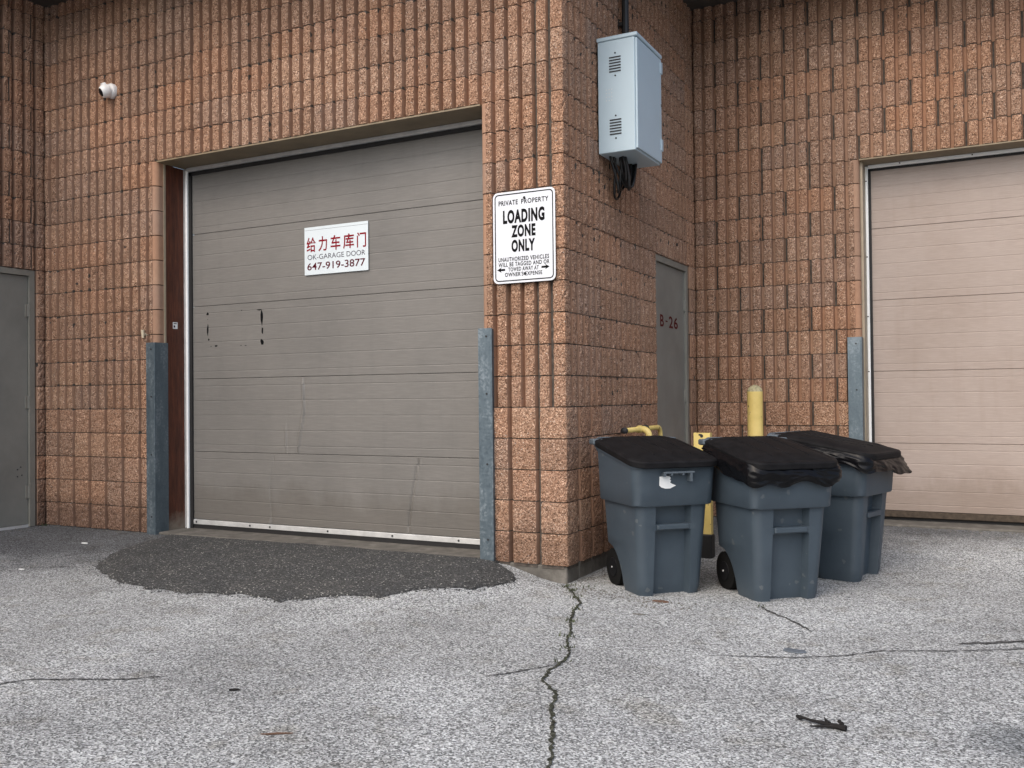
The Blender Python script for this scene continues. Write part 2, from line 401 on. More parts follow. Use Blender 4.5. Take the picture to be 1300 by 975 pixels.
def rib_profile(x0, x1, pitch, phase=0.0, nf=5):
    """x-monotone outline (x, depth, kind) between x0 and x1; kind 1 = split face"""
    g2, sl = .0110, .0065; out = []; k = math.floor((x0-phase)/pitch)-1
    pts = []
    while k*pitch+phase < x1+pitch:
        a = k*pitch+phase
        pts += [(a+g2, RD, 0), (a+g2+sl, .0, .001)]
        fa, fb = a+g2+sl, a+pitch-g2-sl
        for q in range(1, nf): pts.append((fa+(fb-fa)*q/nf, 0, .001+1-abs(2*q/nf-1)**4))
        pts += [(fb, 0, .001), (a+pitch-g2, RD, 0)]
        k += 1
    def at(x):
        for (p_, q_) in zip(pts[:-1], pts[1:]):
            if p_[0] <= x <= q_[0]:
                t = (x-p_[0])/max(1e-9, q_[0]-p_[0]); return p_[1]+(q_[1]-p_[1])*t, min(p_[2], q_[2])
        return RD, 0
    ya, ka = at(x0); yb, kb = at(x1)
    return [(x0, ya, ka)]+[q for q in pts if x0+1e-4 < q[0] < x1-1e-4]+[(x1, yb, kb)]

def block_mesh(path, inner, seed, mats=(M_SPLIT, M_SMOOTH), rows=8):
    """path: list of (x, y, nx, ny, split) outer outline; inner: same length list of (x, y)"""
    rnd = random.Random(seed); off = Vector((rnd.random()*50, rnd.random()*50, rnd.random()*50))
    z0, z1 = MJ/2, H-MJ/2; n = len(path); v = []; f = []; idx = []
    zs = [z0+(z1-z0)*k/rows for k in range(rows+1)]
    skew = [(rnd.random()-.5)*.006 for _ in range(4)]
    for r, z in enumerate(zs):
        for k, (x, y, ax, ay, sp) in enumerate(path):
            d = 0
            if sp:
                q = Vector((x*38, y*38, z*38))+off
                d = .0062*noise.noise(q)+.0050*noise.noise(q*2.6)
                d += skew[0]*(z-H/2)/H+skew[1]+.0050*sp
                if r in (0, rows): d -= .0012+.0050*rnd.random()**2
                nb_ = (k > 0 and not path[k-1][4]) or (k < n-1 and not path[k+1][4])
                if nb_: d -= .004*rnd.random()**2
            v.append((x+ax*d, y+ay*d, z))
    for r in range(rows):
        for k in range(n-1):
            f.append((r*n+k, r*n+k+1, (r+1)*n+k+1, (r+1)*n+k)); idx.append(0 if path[k][4] and path[k+1][4] else 1)
    b0 = len(v)
    for z in (z0, z1): v += [(x, y, z) for x, y in inner]
    for k in range(n-1):
        f.append((k+1, k, b0+k, b0+k+1)); idx.append(1)
        t = rows*n; f.append((t+k, t+k+1, b0+n+k+1, b0+n+k)); idx.append(1)
    f.append((b0, )+tuple(r*n for r in range(rows+1))+(b0+n,)); idx.append(1)
    f.append((b0+n+n-1,)+tuple(r*n+n-1 for r in reversed(range(rows+1)))+(b0+n-1,)); idx.append(1)
    return mesh('block', v, f, list(mats), idx)

CACHE = {}
def straight(length, low, phase, bull, variant):
    """block of a length; bull: '' or 'L'/'R' for a smooth bullnose end at an opening"""
    key = (round(length, 3), low, round(phase, 3), bull, variant)
    if key in CACHE: return CACHE[key]
    a = 0 if bull == 'L' else HJ/2; e = length if bull == 'R' else length-HJ/2
    prof = rib_profile(a, e, PITCH*(2 if low else 1), phase, 8 if low else 5)
    RB = .042
    if bull == 'R':
        prof = [q for q in prof if q[0] < length-RB-.002]
        prof.append((length-RB, 0, 0)) 
        path = [(x, y, 0, -1, s_) for x, y, s_ in prof]
        for k in range(1, 7):
            t = math.pi/2*k/6; path.append((length-RB+RB*math.sin(t), RB-RB*math.cos(t), 0, 0, 0))
        path.append((length, BD-.002, 0, 0, 0))
    elif bull == 'L':
        prof = [q for q in prof if q[0] > RB+.002]
        path = [(0, BD-.002, 0, 0, 0)]
        for k in reversed(range(0, 7)):
            t = math.pi/2*k/6; path.append((RB-RB*math.sin(t), RB-RB*math.cos(t), 0, 0, 0))
        path += [(x, y, 0, -1, s_) for x, y, s_ in prof]
    else: path = [(x, y, 0, -1, s_) for x, y, s_ in prof]
    me = block_mesh(path, [(p_[0], BD) for p_ in path], int(length*1000)+variant*131+low*17+len(bull)*7)
    CACHE[key] = me
    return me

def corner(la, lb, low, variant):
    key = ('c', la, lb, low, variant)
    if key in CACHE: return CACHE[key]
    pt = PITCH*(2 if low else 1); nf = 8 if low else 5
    A = rib_profile(-la+HJ/2, 0, pt, 0, nf); B = rib_profile(0, lb-HJ/2, pt, 0, nf)
    A = [q for q in A if q[0] < -.026]; B = [q for q in B if q[0] > .026]
    c_ = .012
    path = [(x, y, 0, -1, s_) for x, y, s_ in A]+[(-c_-.006, 0, 0, -1, .5), (-c_*.4, c_*.15, .7, -.7, .3), (-c_*.15, c_*.4, .7, -.7, .3), (0, c_+.006, 1, 0, .5)]+[(-y, x, 1, 0, s_) for x, y, s_ in B]
    inner = []
    for k, (x, y, ax, ay, s_) in enumerate(path):
        if k < len(A)+2: inner.append((min(x, -BD), BD))
        else: inner.append((-BD, max(y, BD)))
    me = block_mesh(path, inner, 77+variant*13+int(la*100)); CACHE[key] = me
    return me

def wall_thing(name, label, origin, rz):
    return thing(name, label, 'wall', origin, rz)

def lay(wall, k, x0, x1, anchor, bullL=False, bullR=False, even_full=True):
    """lay course k from x0 to x1 (wall local) in 0.4064 m blocks; anchor 'L'/'R' says from which end the bond starts"""
    full = 4*PITCH; low = k < 5; first = full if (k % 2 == 0) == even_full else full/2
    cuts = []
    if anchor == 'R':
        e = x1; w_ = first
        while e > x0+1e-4:
            s_ = max(x0, e-w_); cuts.append((s_, e)); e = s_; w_ = full
    else:
        s_ = x0; w_ = first
        while s_ < x1-1e-4:
            e = min(x1, s_+w_); cuts.append((s_, e)); s_ = e; w_ = full
    for (s_, e) in cuts:
        ln = e-s_
        if ln < .02: continue
        bull = 'L' if bullL and abs(s_-x0) < 1e-4 else ('R' if bullR and abs(e-x1) < 1e-4 else '')
        pt = PITCH*(2 if low else 1); ph = (-s_) % pt if abs(((-s_) % pt)-pt) > 1e-3 else 0
        if ph < 1e-3: ph = 0
        obj('block', straight(ln, low, ph, bull, random.randrange(6)), wall, (s_, (random.random()-.5)*.003, k*H))

def sheet(name, wall, spans, material=M_MORTAR):
    """mortar bed seen in the joints: spans = (x0, x1, z0, z1)"""
    mb = MB()
    for (x0, x1, z0, z1) in spans:
        for za, zb, pt in ((z0, min(z1, 5*H), 2*PITCH), (max(z0, 5*H), z1, PITCH)):
            if zb <= za+1e-4: continue
            pr = rib_profile(x0, x1, pt, 0, 1)
            v = [(x, (.0075 if y < .001 else RD+.004), z) for z in (za, zb) for x, y, _ in pr]; n = len(pr)
            f = [(i, i+1, n+i+1, n+i) for i in range(n-1)]
            mb.add(v, f)
        mb.box(x0+.002, x1-.002, BD-.004, BD+.12, z0, z1)
    return mb.build(name, material, wall)

# wall A: left garage bay and the corner pier (origin at the outer corner)
WA = wall_thing('garage_wall', 'orange ribbed block wall holding the taupe garage door and corner pier', (0, 0, 0), 0)
for k in range(NC):
    big = k % 2 == 0; la, lb = (.4064, .2032) if big else (.2032, .4064)
    low = k < 5
    obj('corner_block', corner(la, lb, low, k % 6), WA, (0, 0, k*H))
    if k < 15:
        lay(WA, k, XOR, -la, 'R', bullL=True)
        lay(WA, k, XD-.05, XO, 'R', bullR=True)
    else:
        lay(WA, k, XD-.05, -la, 'R')
sheet('mortar', WA, [(XD-.05, XO-.03, -.02, 15*H), (XOR+.03, -.03, -.02, 15*H), (XD-.05, -.03, 15*H+.004, NC*H)])
MB().box(XO+.002, XOR-.002, .004, .36, 15*H-.012, 15*H-.001, 0).build('lintel_plate', M_OLIVE, WA)
MB().box(-.62, -.012, .012, .20, -.35, -.003, 0, .006).build('footing', M_CONC, WA)
for hx, hz in ((-4.62, 2.29), (-4.02, 2.37), (-4.02, 2.16), (-4.62, 2.10)):
    MB().tube([(hx, -.006, hz), (hx, .02, hz)], .011, 7).build('anchor_hole', M_SLOT, WA)
mb = MB().tube([(-3.79, -.03, 1.635), (-3.79, .02, 1.625)], [.011, .016], 8).tube([(-3.79, -.022, 1.60), (-3.79, -.026, 1.665)], [.010, .015], 8)
mb.build('anchor_plug', simple('cream_plug', (.6, .52, .38), .6), WA)

# wall B: return wall with the steel door (local x runs along world +Y)
WB = wall_thing('return_wall', 'ribbed block return wall with the steel door and grey cabinet', (0, 0, 0), R(90))
for k in range(NC):
    lb = .2032 if k % 2 == 0 else .4064
    if k < 11:
        lay(WB, k, lb, DY0, 'L'); lay(WB, k, DY1, L+.06, 'R')
    else: lay(WB, k, lb, L+.06, 'L')
sheet('mortar', WB, [(.03, DY0-.002, -.02, 11*H), (DY1+.002, L+.06, -.02, 11*H), (.03, L+.06, 11*H+.003, NC*H)])
MB().box(.213, DY0, .013, .20, -.35, -.004, 0, .006).build('footing', M_CONC, WB)
for hx, hz in ((.98, 2.43), (2.35, 2.38)):
    MB().tube([(hx, -.006, hz), (hx, .02, hz)], .012, 7).build('anchor_hole', M_SLOT, WB)

# wall C: rear wall with the second garage door
WC = wall_thing('rear_garage_wall', 'brown ribbed block wall around the beige garage door', (0, L, 0), 0)
XCR = XC+3.048; XEND = XCR+1.2192
for k in range(NC):
    if k < 15:
        lay(WC, k, -.1016, XC, 'R', bullR=True); lay(WC, k, XCR, XEND, 'L', bullL=True)
    else: lay(WC, k, -.1016, XEND, 'R')
sheet('mortar', WC, [(-.1, XC-.03, -.02, 15*H), (XCR+.03, XEND, -.02, 15*H), (-.1, XEND, 15*H+.004, NC*H)])
MB().box(XC+.002, XCR-.002, .004, .34, 15*H-.012, 15*H-.001).build('lintel_plate', M_OLIVE, WC)
for k_ in range(1):
    MB().box(.0, XC, .014, .2, -.35, -.004).build('footing', M_CONC, WC)

# wall D: left side wall coming forward (local x along world +Y)
DD0, DD1 = -1.12, -.10
WD = wall_thing('side_wall', 'ribbed block side wall at the left edge with a grey door', (XD, 0, 0), R(90))
for k in range(NC):
    if k < 11: lay(WD, k, DD1, .06, 'R'); lay(WD, k, -3.4544, DD0, 'R')
    else: lay(WD, k, -3.4544, .06, 'R')
pr = rib_profile(-9.0, -3.4564, PITCH, 0, 1); n = len(pr)
obj('unseen_wall_run', mesh('unseen_wall_run', [(x, y, z) for z in (-.15, NC*H) for x, y, _ in pr]+[(-9.0, .2, z) for z in (-.15, NC*H)], [(i, i+1, n+i+1, n+i) for i in range(n-1)]+[(0, n, 2*n+1, 2*n)], M_SPLIT), WD)  # out-of-view continuation of the side wall, added to dim the left bay
sheet('mortar', WD, [(DD1+.002, .06, -.02, 11*H), (-3.4544, DD0-.002, -.02, 11*H), (-3.4544, .06, 11*H+.003, NC*H)])

# soffit over all bays
SF = thing('roof_soffit', 'dark brown soffit boards under the roof edge above the walls', 'soffit', (0, 0, 4.583))
def soffit_run(x0, x1, y0, y1, along):
    w_ = .145; t = (y0 if along == 'x' else x0); end = (y1 if along == 'x' else x1)
    while t < end-1e-3:
        e = min(end, t+w_)
        (MB().box(x0, x1, t, e-.006, .002, .03) if along == 'x' else MB().box(t, e-.006, y0, y1, .002, .03)).build('board', M_SOFFIT, SF); t = e
soffit_run(XD-.03, .60, -.60, .03, 'x'); soffit_run(-.03, .60, .031, L-.60, 'y'); soffit_run(-.03, XEND, L-.60, L+.03, 'x')
MB().box(XD, .60, -.66, -.606, -.05, .318).build('fascia', M_SOFFIT, SF)
MB().box(.606, .66, -.606, L-.66, -.05, .318).build('fascia', M_SOFFIT, SF)
MB().box(.66, XEND, L-.66, L-.606, -.05, .318).build('fascia', M_SOFFIT, SF)
MB().box(XD-1.2, .66, -.66, L+.4, .31, .34).box(.66, XEND, L-.66, L+.4, .312, .338).build('roof_deck', M_SOFFIT, SF)

# ------------------------------------------------------------------ garage doors
def creases(x, z, lst):
    d = 0
    for pts, amp, wd in lst:
        for (a, b_) in zip(pts[:-1], pts[1:]):
            za, zb = max(a[1], b_[1]), min(a[1], b_[1])
            if zb-1e-6 <= z <= za+1e-6:
                t = (a[1]-z)/max(1e-6, a[1]-b_[1]); xc = a[0]+(b_[0]-a[0])*t
                u_ = (x-xc)/wd; d = max(d, amp*math.exp(-u_*u_)) if amp > 0 else min(d, amp*math.exp(-u_*u_))
                d += -.35*amp*math.exp(-((u_-1.9)**2))
    return d

def garage_door(name, label, x0, x1, y, ground_z, paint, joints, crease=(), grooves=5, bottom=None, seal='new'):
    t = thing(name, label, 'garage door', ((x0+x1)/2, y, 0))
    ox = (x0+x1)/2
    for si, (za, zb) in enumerate(zip(joints[:-1], joints[1:])):
        za_, zb_ = za+.0009, zb-.0009; zs = [za_, za_+.004]
        prof = [(za_, .004), (za_+.004, 0)]
        hh = (zb_-za_)
        for gk in range(grooves):
            zc = za_+hh*(gk+.5)/grooves
            prof += [(zc-.005, 0), (zc-.002, .0016), (zc+.002, .0016), (zc+.005, 0)]
            if gk < grooves-1: prof += [(zc+hh/grooves*.5, 0)]
        prof += [(zb_-.004, 0), (zb_, .004)]
        cr = [c_ for c_ in crease]
        xs = sorted(set([x0, x1]+[x0+(x1-x0)*k/24 for k in range(25)]+[cx+dx*.006 for pts, a_, wd in cr for (cx, cz) in pts if za-.02 <= cz <= zb+.02 for dx in range(-14, 15)]))
        xs = [q for q in xs if x0 <= q <= x1]
        v = []; n = len(xs)
        for (z, dy) in prof:
            for x in xs:
                wob = .0025*noise.noise(Vector((x*1.5, z*2.2, 4)))
                v.append((x-ox, dy-creases(x, z, cr)+wob, z))
        f = [(r*n+i, r*n+i+1, (r+1)*n+i+1, (r+1)*n+i) for r in range(len(prof)-1) for i in range(n-1)]
        o = obj('door_section', mesh('door_section', v, f, paint, smooth=True), t)
        o.data.set_sharp_from_angle(angle=R(22))
    MB().box(x0-ox, x1-ox, .032, .06, -.03, joints[-1]).build('dark_backing', M_RUBBER, t)  # black sheet standing in for the dark interior behind and below the door
    return t, ox

J1 = [.088, .652, 1.2585, 1.866, 2.474, 3.02]
CR1 = [([(-2.393, 1.25), (-2.38, 1.0), (-2.41, .85), (-2.446, .66)], .011, .010), ([(-2.564, .85), (-2.57, .76), (-2.555, .66)], .007, .009),
       ([(-2.70, .645), (-2.745, .45), (-2.755, .372), (-2.732, .091)], .012, .010), ([(-1.307, .645), (-1.342, .538), (-1.38, .35), (-1.401, .22), (-1.416, .1)], -.011, .010)]
D1, ox1 = garage_door('garage_door', 'taupe grey sectional garage door with dents and a white advert', -3.575, -.62, .30, 0, M_DOOR1, J1, CR1)
MB().box(-3.57-ox1, -.62-ox1, -.006, .03, .046, .086, 0, .003).build('bottom_retainer', M_ALU, D1)
MB().box(-3.57-ox1, -.62-ox1, .0, .028, .012, .0455).build('bottom_seal', M_RUBBER, D1)
for x in (-3.53, -2.94, -2.73, -2.15, -1.55, -.98):
    MB().tube([(x-ox1, -.010, .066), (x-ox1, -.005, .066)], .008, 8).build('screw', M_SLOT, D1)
def residue(pts):
    v = [(x-ox1, -.0012, z) for x, z in pts]; obj('tape_residue', mesh('tape_residue', v, [tuple(range(len(v)))], M_BLACK), D1)
def blot(x, z, w_, h_, seed):
    r_ = random.Random(seed); n = 9
    residue([(x+w_*.5*math.cos(2*math.pi*k/n)*(.6+.6*r_.random()), z+h_*.5*math.sin(2*math.pi*k/n)*(.6+.6*r_.random())) for k in range(n)][::-1])
for q in enumerate([(-3.395, 1.80, .03, .03), (-3.395, 1.755, .008, .008), (-3.395, 1.66, .018, .11), (-3.385, 1.585, .02, .02), (-3.36, 1.528, .012, .01), (-3.30, 1.53, .04, .018), (-3.14, 1.528, .06, .006), (-3.03, 1.526, .02, .007), (-2.98, 1.522, .025, .006), (-2.805, 1.745, .03, .13), (-2.83, 1.806, .06, .012), (-2.80, 1.635, .022, .065), (-2.805, 1.545, .034, .06), (-3.02, 1.81, .012, .008)]):
    blot(*q[1], q[0]+3)

FR = thing('garage_frame', 'brown wooden jamb and white track around the taupe garage door', 'door frame', (XO, .1, 0))
def fr(name, mb, m_): 
    mb.v = [(x-XO, y-.1, z) for x, y, z in mb.v]; return mb.build(name, m_, FR)
fr('edge_strip', MB().box(XO-.01, XO+.006, .075, .094, .005, 15*H-.014), M_CREAM)
fr('wood_jamb', MB().box(XO-.03, XO+.004, .095, .285, .004, 15*H-.014), M_WOOD)
fr('steel_angle', MB().box(XO-.02, XO+.045, .286, .296, .004, 15*H-.014), M_ALU)
fr('track', MB().box(XO+.040, XO+.062, .268, .295, .006, 15*H-.03, 0, .004), M_WHITEMETAL)
fr('side_seal', MB().box(XO+.063, XO+.095, .285, .299, .012, 15*H-.04), M_RUBBER)
fr('head_track', MB().box(XO+.062, XOR-.003, .262, .290, 15*H-.046, 15*H-.014, 0, .003), M_ALU)
fr('head_seal', MB().box(XO+.062, XOR-.003, .285, .299, 15*H-.076, 15*H-.047), M_RUBBER)
fr('right_jamb', MB().box(XOR-.004, XOR+.03, .095, .285, .004, 15*H-.014), M_WOOD)
fr('slab', MB().box(XO+.004, XOR-.004, .0, .42, -.30, .012, 0, .008), M_CONC)
fr('paper_label', MB().box(XO+.004, XO+.0052, .165, .215, 1.68, 1.735), M_PAPER)
fr('label_print', MB().box(XO+.0053, XO+.006, .172, .205, 1.72, 1.727).box(XO+.0053, XO+.006, .172, .188, 1.69, 1.708), M_DARKGREY)

J2 = [.09, .659, 1.269, 1.877, 2.490, 3.0]
D2, ox2 = garage_door('garage_door', 'beige sectional garage door behind the three bins', XC+.055, XCR-.05, L+.25, 0, M_DOOR2, J2, grooves=5)
MB().box(XC+.055-ox2, XCR-.05-ox2, .002, .03, .035, .088, 0, .004).build('bottom_seal', simple('dirty_seal', (.06, .045, .032), .85, 0, .4, 30), D2)
FR2 = thing('garage_frame', 'cream steel jamb and white track around the beige garage door', 'door frame', (XC, L+.1, 0))
def fr2(name, mb, m_):
    mb.v = [(x-XC, y-L-.1, z) for x, y, z in mb.v]; return mb.build(name, m_, FR2)
fr2('steel_jamb', MB().box(XC-.01, XC+.020, L+.070, L+.245, .004, 15*H-.014), M_CREAM)
fr2('track', MB().box(XC+.021, XC+.044, L+.222, L+.249, .004, 15*H-.02, 0, .004), M_WHITEMETAL)
fr2('side_seal', MB().box(XC+.0445, XC+.066, L+.235, L+.2485, .01, 15*H-.05), M_RUBBER)
fr2('head_track', MB().box(XC+.046, XCR-.003, L+.215, L+.2485, 15*H-.042, 15*H-.014, 0, .003), M_WHITEMETAL)
fr2('head_seal', MB().box(XC+.046, XCR-.003, L+.235, L+.2485, 15*H-.062, 15*H-.0425), M_RUBBER)
fr2('slab', MB().box(XC+.004, XCR-.004, L-.02, L+.42, -.30, .008, 0, .008), M_CONC)
for z in (.55, 1.27, 1.74, 2.25, 2.9):
    fr2('screw', MB().tube([(XC+.030, L+.219, z), (XC+.030, L+.223, z)], .006, 7), M_SLOT)
for x in (XC+.3, XC+.85):
    fr2('screw', MB().tube([(x, L+.212, 15*H-.026), (x, L+.216, 15*H-.026)], .006, 7), M_SLOT)

# ------------------------------------------------------------------ corner guards
def guard(x0, x1, ret, y, zb, zt, label):
    t = thing('corner_guard', label, 'corner guard', ((x0+x1)/2, y, zb), group='galvanised guards at the door openings')
    cx = (x0+x1)/2; th = .006
    MB().box(x0-cx, x1-cx, -.034, -.034+th, 0, zt-zb, 0, .0015).build('front_flange', M_GALV, t)
    if ret == 'R': MB().box(x1-cx-th, x1-cx, -.034+th, .105, 0, zt-zb).build('return_flange', M_GALV, t)
    else: MB().box(x0-cx, x0-cx+th, -.034+th, .105, 0, zt-zb).build('return_flange', M_GALV, t)
    MB().box(x0-cx+.004, x1-cx-.004, -.027, .0, 0, zt-zb-.004).build('packing', M_GALV, t)
    for z in ((zt-zb)*.965, (zt-zb)*.72, (zt-zb)*.42, (zt-zb)*.1):
        MB().tube([((x1-x0)*.1, -.0365, z), ((x1-x0)*.1, -.033, z)], .0075, 8).build('bolt', M_SLOT, t)
guard(-3.745, XO+.012, 'R', 0, -.02, 1.557, 'weathered galvanised corner guard beside the brown wooden jamb')
guard(XOR-.012, -.517, 'L', 0, -.01, 1.54, 'bright galvanised corner guard on the pier below the loading sign')
guard(1.316, XC+.008, 'R', L, -.02, 1.555, 'galvanised corner guard behind the bins beside the beige door')

# ------------------------------------------------------------------ lettering
def text_mesh(body, bold=0.0):
    cu = bpy.data.curves.new('t', 'FONT'); cu.body = body; cu.size = 1; cu.offset = bold; cu.space_character = 1.14 if bold > .015 and len(body) > 1 else 1.0; cu.resolution_u = 4
    o = bpy.data.objects.new('t', cu); COL.objects.link(o)
    dg = bpy.context.evaluated_depsgraph_get(); dg.update()
    me = o.evaluated_get(dg).to_mesh(); v = [tuple(q.co) for q in me.vertices]; f = [tuple(p_.vertices) for p_ in me.polygons]
    o.evaluated_get(dg).to_mesh_clear(); bpy.data.objects.remove(o); bpy.data.curves.remove(cu)
    return v, f
def letter(parent, body, x0, x1, z0, z1, y, material, bold=0.0, axis_='x', name='lettering', shear=0.0):
    v, f = text_mesh(body, bold)
    if not v: return
    ax, bx = min(q[0] for q in v), max(q[0] for q in v); az, bz = min(q[1] for q in v), max(q[1] for q in v)
    out = []
    for q in v:
        s_ = x0+(q[0]-ax)/(bx-ax)*(x1-x0); z = z0+(q[1]-az)/(bz-az)*(z1-z0)+shear*(s_-x0)
        out.append((s_, y, z) if axis_ == 'x' else (y, s_, z))
    return obj(name, mesh(name, out, f, material), parent)

# loading-zone sign on the pier
SX0, SX1, SZ0, SZ1 = -.503, -.052, 1.827, 2.426; SY = -.022
S = thing('loading_sign', 'white metal loading zone sign bolted to the corner pier', 'sign', ((SX0+SX1)/2, SY, SZ0))
SW, SH = SX1-SX0, SZ1-SZ0
def rr(x0, x1, z0, z1, r, n=6):
    P = []
    for cx, cz, a0 in ((x1-r, z1-r, 0), (x0+r, z1-r, 90), (x0+r, z0+r, 180), (x1-r, z0+r, 270)):
        for k in range(n+1):
            a = R(a0+90*k/n); P.append((cx+r*math.cos(a), cz+r*math.sin(a)))
    return P
def plate(x0, x1, z0, z1, r, ya, yb): 
    P = rr(x0, x1, z0, z1, r)[::-1]; n = len(P)
    return MB().loft([[(x, yb, z) for x, z in P], [(x, ya, z) for x, z in P]])
plate(-SW/2, SW/2, 0, SH, .035, -.0025, 0).build('panel', M_SIGN, S)
Pa, Pb = rr(-SW/2+.013, SW/2-.013, .013, SH-.013, .027), rr(-SW/2+.020, SW/2-.020, .020, SH-.020, .021); n = len(Pa)
MB().add([(x, -.0034, z) for x, z in Pa+Pb], [(k, n+k, n+(k+1) % n, (k+1) % n) for k in range(n)]).build('border', M_BLACK, S)
def sl(body, u0, u1, v0, v1, bold=0.0, m_=M_BLACK):
    letter(S, body, -SW/2+u0*SW, -SW/2+u1*SW, SH*(1-v1), SH*(1-v0), -.0036, m_, bold)
sl('PRIVATE', .095, .41, .093, .147, 0.02); sl('PROPERTY', .465, .90, .093, .147, 0.02)
sl('LOADING', .165, .835, .20, .35, .050); sl('ZONE', .30, .69, .37, .505, .050); sl('ONLY', .30, .68, .53, .665, .050)
sl('UNAUTHORIZED', .085, .575, .715, .762, 0.02); sl('VEHICLES', .60, .90, .715, .762, 0.02)
sl('WILL BE TAGGED AND OR', .085, .905, .772, .818, 0.02)
sl('TOWED AWAY AT', .245, .735, .828, .873, 0.02)
sl("OWNER'S EXPENSE", .19, .79, .883, .928, 0.02)
for sgn, u in ((-1, .13), (1, .84)):
    cx = -SW/2+u*SW; cz = SH*.150
    P = [(sgn*.030, 0), (-sgn*.002, .017), (sgn*.004, .0065), (-sgn*.028, .0065), (-sgn*.028, -.0065), (sgn*.004, -.0065), (-sgn*.002, -.017)]
    P = [(cx+a, -.0036, cz+b_) for a, b_ in P]
    obj('arrow', mesh('arrow', P, [(0, 1, 2), (0, 2, 5), (0, 5, 6), (2, 3, 4, 5)], M_BLACK), S)
for z in (SH*.918, SH*.094):
    MB().tube([(.006, -.009, z), (.006, -.002, z)], [.007, .010], 10).build('bolt', M_SLOT, S)

# advert sheet on the garage door
AX0, AX1, AZ0, AZ1 = -2.354, -1.745, 2.048, 2.419
A_ = thing('advert_sign', 'white advert sheet with red Chinese lettering on the taupe garage door', 'sign', ((AX0+AX1)/2, .292, AZ0))
AW, AH = AX1-AX0, AZ1-AZ0
MB().box(-AW/2, AW/2, -.003, 0, 0, AH).build('panel', M_SIGN2, A_)
MB().box(-AW/2+.004, AW/2-.004, -.0036, -.0031, AH*.935, AH*.939).build('fold_line', M_DARKGREY, A_)
def al(body, u0, u1, v0, v1, bold, m_):
    letter(A_, body, -AW/2+u0*AW, -AW/2+u1*AW, AH*(1-v1), AH*(1-v0), -.0040, m_, bold)
for ch, u0, u1 in (('给', .035, .185), ('力', .225, .365), ('车', .42, .575), ('库', .615, .785), ('门', .83, .97)):
    al(ch, u0, u1, .215, .525, .016, M_RED)
al('OK-GARAGE', .05, .63, .58, .685, -.004, M_DARKGREY); al('DOOR', .67, .955, .58, .685, -.004, M_DARKGREY)
al('647-919-3877', .045, .955, .75, .905, .010, M_MAROON)

# ------------------------------------------------------------------ steel doors
def steel_door(name, label, parent_loc, rz, width, height, hinge_side, text=None):
    """local: x along the wall, y into the wall, z up, origin at the left bottom of the opening"""
    t = thing(name, label, 'door', parent_loc, rz)
    fwid = .05
    fm = MB().box(0, fwid, .012, .14, 0, height).box(width-fwid, width, .012, .14, 0, height).box(fwid, width-fwid, .012, .14, height-fwid, height)
    fm.build('frame', M_FRAMEGREY, t)
    leaf = MB().box(fwid+.004, width-fwid-.004, .034, .075, .02, height-fwid-.004, 0, .002).build('leaf', M_DOORGREY, t)
    MB().box(fwid, width-fwid, .0345, .10, -.02, .0185).build('threshold', M_ALU, t)
    hx = width-fwid+.001
    for z in (.30, 1.08, 1.88):
        MB().tube([(hx-.004, .028, z-.055), (hx-.004, .028, z+.055)], .009, 8).box(hx-.03, hx+.02, .024, .0335, z-.055, z+.055).build('hinge', M_FRAMEGREY, t)
    MB().box(fwid, width-fwid, .08, .16, 0, height).build('shadow_stop', M_RUBBER, t)
    return t
DB = steel_door('steel_door', 'grey steel door numbered B-26 in the ribbed return wall', (0, DY0+.004, 0), R(90), DY1-DY0-.008, 11*H-.004, 'R')
letter(DB, 'B', .19, .285, 1.655, 1.755, .0325, M_RUSTRED, .02); letter(DB, '-', .33, .385, 1.70, 1.712, .0325, M_RUSTRED, .01); letter(DB, '2', .42, .53, 1.655, 1.755, .0325, M_RUSTRED, .02); letter(DB, '6', .555, .665, 1.655, 1.755, .0325, M_RUSTRED, .02)
DDR = steel_door('steel_door', 'plain grey steel door at the far left edge of the photo', (XD, DD0+.004, 0), R(90), DD1-DD0-.008, 11*H-.004, 'R')
for q in ((.86, .50), (.89, .52), (.86, .44), (.90, .45)):
    MB().tube([(q[0], .031, q[1]), (q[0], .034, q[1])], .006, 6).build('screw_hole', M_SLOT, DDR)

# ------------------------------------------------------------------ grey cabinet with conduit and cables
CB = thing('utility_cabinet', 'pale grey metal cabinet with louvre vents high on the return wall', 'cabinet', (0, .55, 2.75))
BX, BY, BZ = .303, .515, .80
body = MB().box(.018, BX-.016, .0, BY, 0, BZ-.028, 0, .004).build('body', M_BOX, CB)
MB().box(.012, BX+.004, -.007, BY+.006, BZ-.027, BZ, 0, .004).build('top_cap', M_BOX, CB)
drz = MB().box(BX-.015, BX, .006, BY-.004, .012, BZ-.036, 0, .003).build('cabinet_door', M_BOX, CB)
for z in (.10, .66): MB().box(BX-.006, BX+.006, BY-.03, BY+.012, z, z+.085, 0, .002).build('latch', M_BOX, CB)
MB().box(BX-.0005, BX+.002, BY-.016, BY-.010, .42, .44).build('lock', M_SLOT, CB)
for zc in (.60, .17):
    for k in range(6):
        z = zc-.05+k*.0195
        MB().box(.103, .187, -.0035, .0, z, z+.0085, 0).build('louvre_slot', M_SLOT, CB)
    for z in (zc-.075, zc+.08): MB().tube([(.147, -.004, z), (.147, .001, z)], .006, 8).build('rivet', M_SLOT, CB)
for a in (.08, .10, .12):
    for z in (.36, .385, .41, .435): MB().tube([(a, -.002, z), (a, .001, z)], .0035, 6).build('dimple', M_ALU, CB)
MB().box(-.012, .018, .05, .09, .05, BZ-.05).box(-.012, .018, BY-.09, BY-.05, .05, BZ-.05).build('bracket', M_SLOT, CB)
mb = MB().tube([(.045, 1.03, 3.551), (.045, 1.03, 4.66)], .027, 10); mb.box(.0, .03, 1.0, 1.06, 3.80, 3.825)
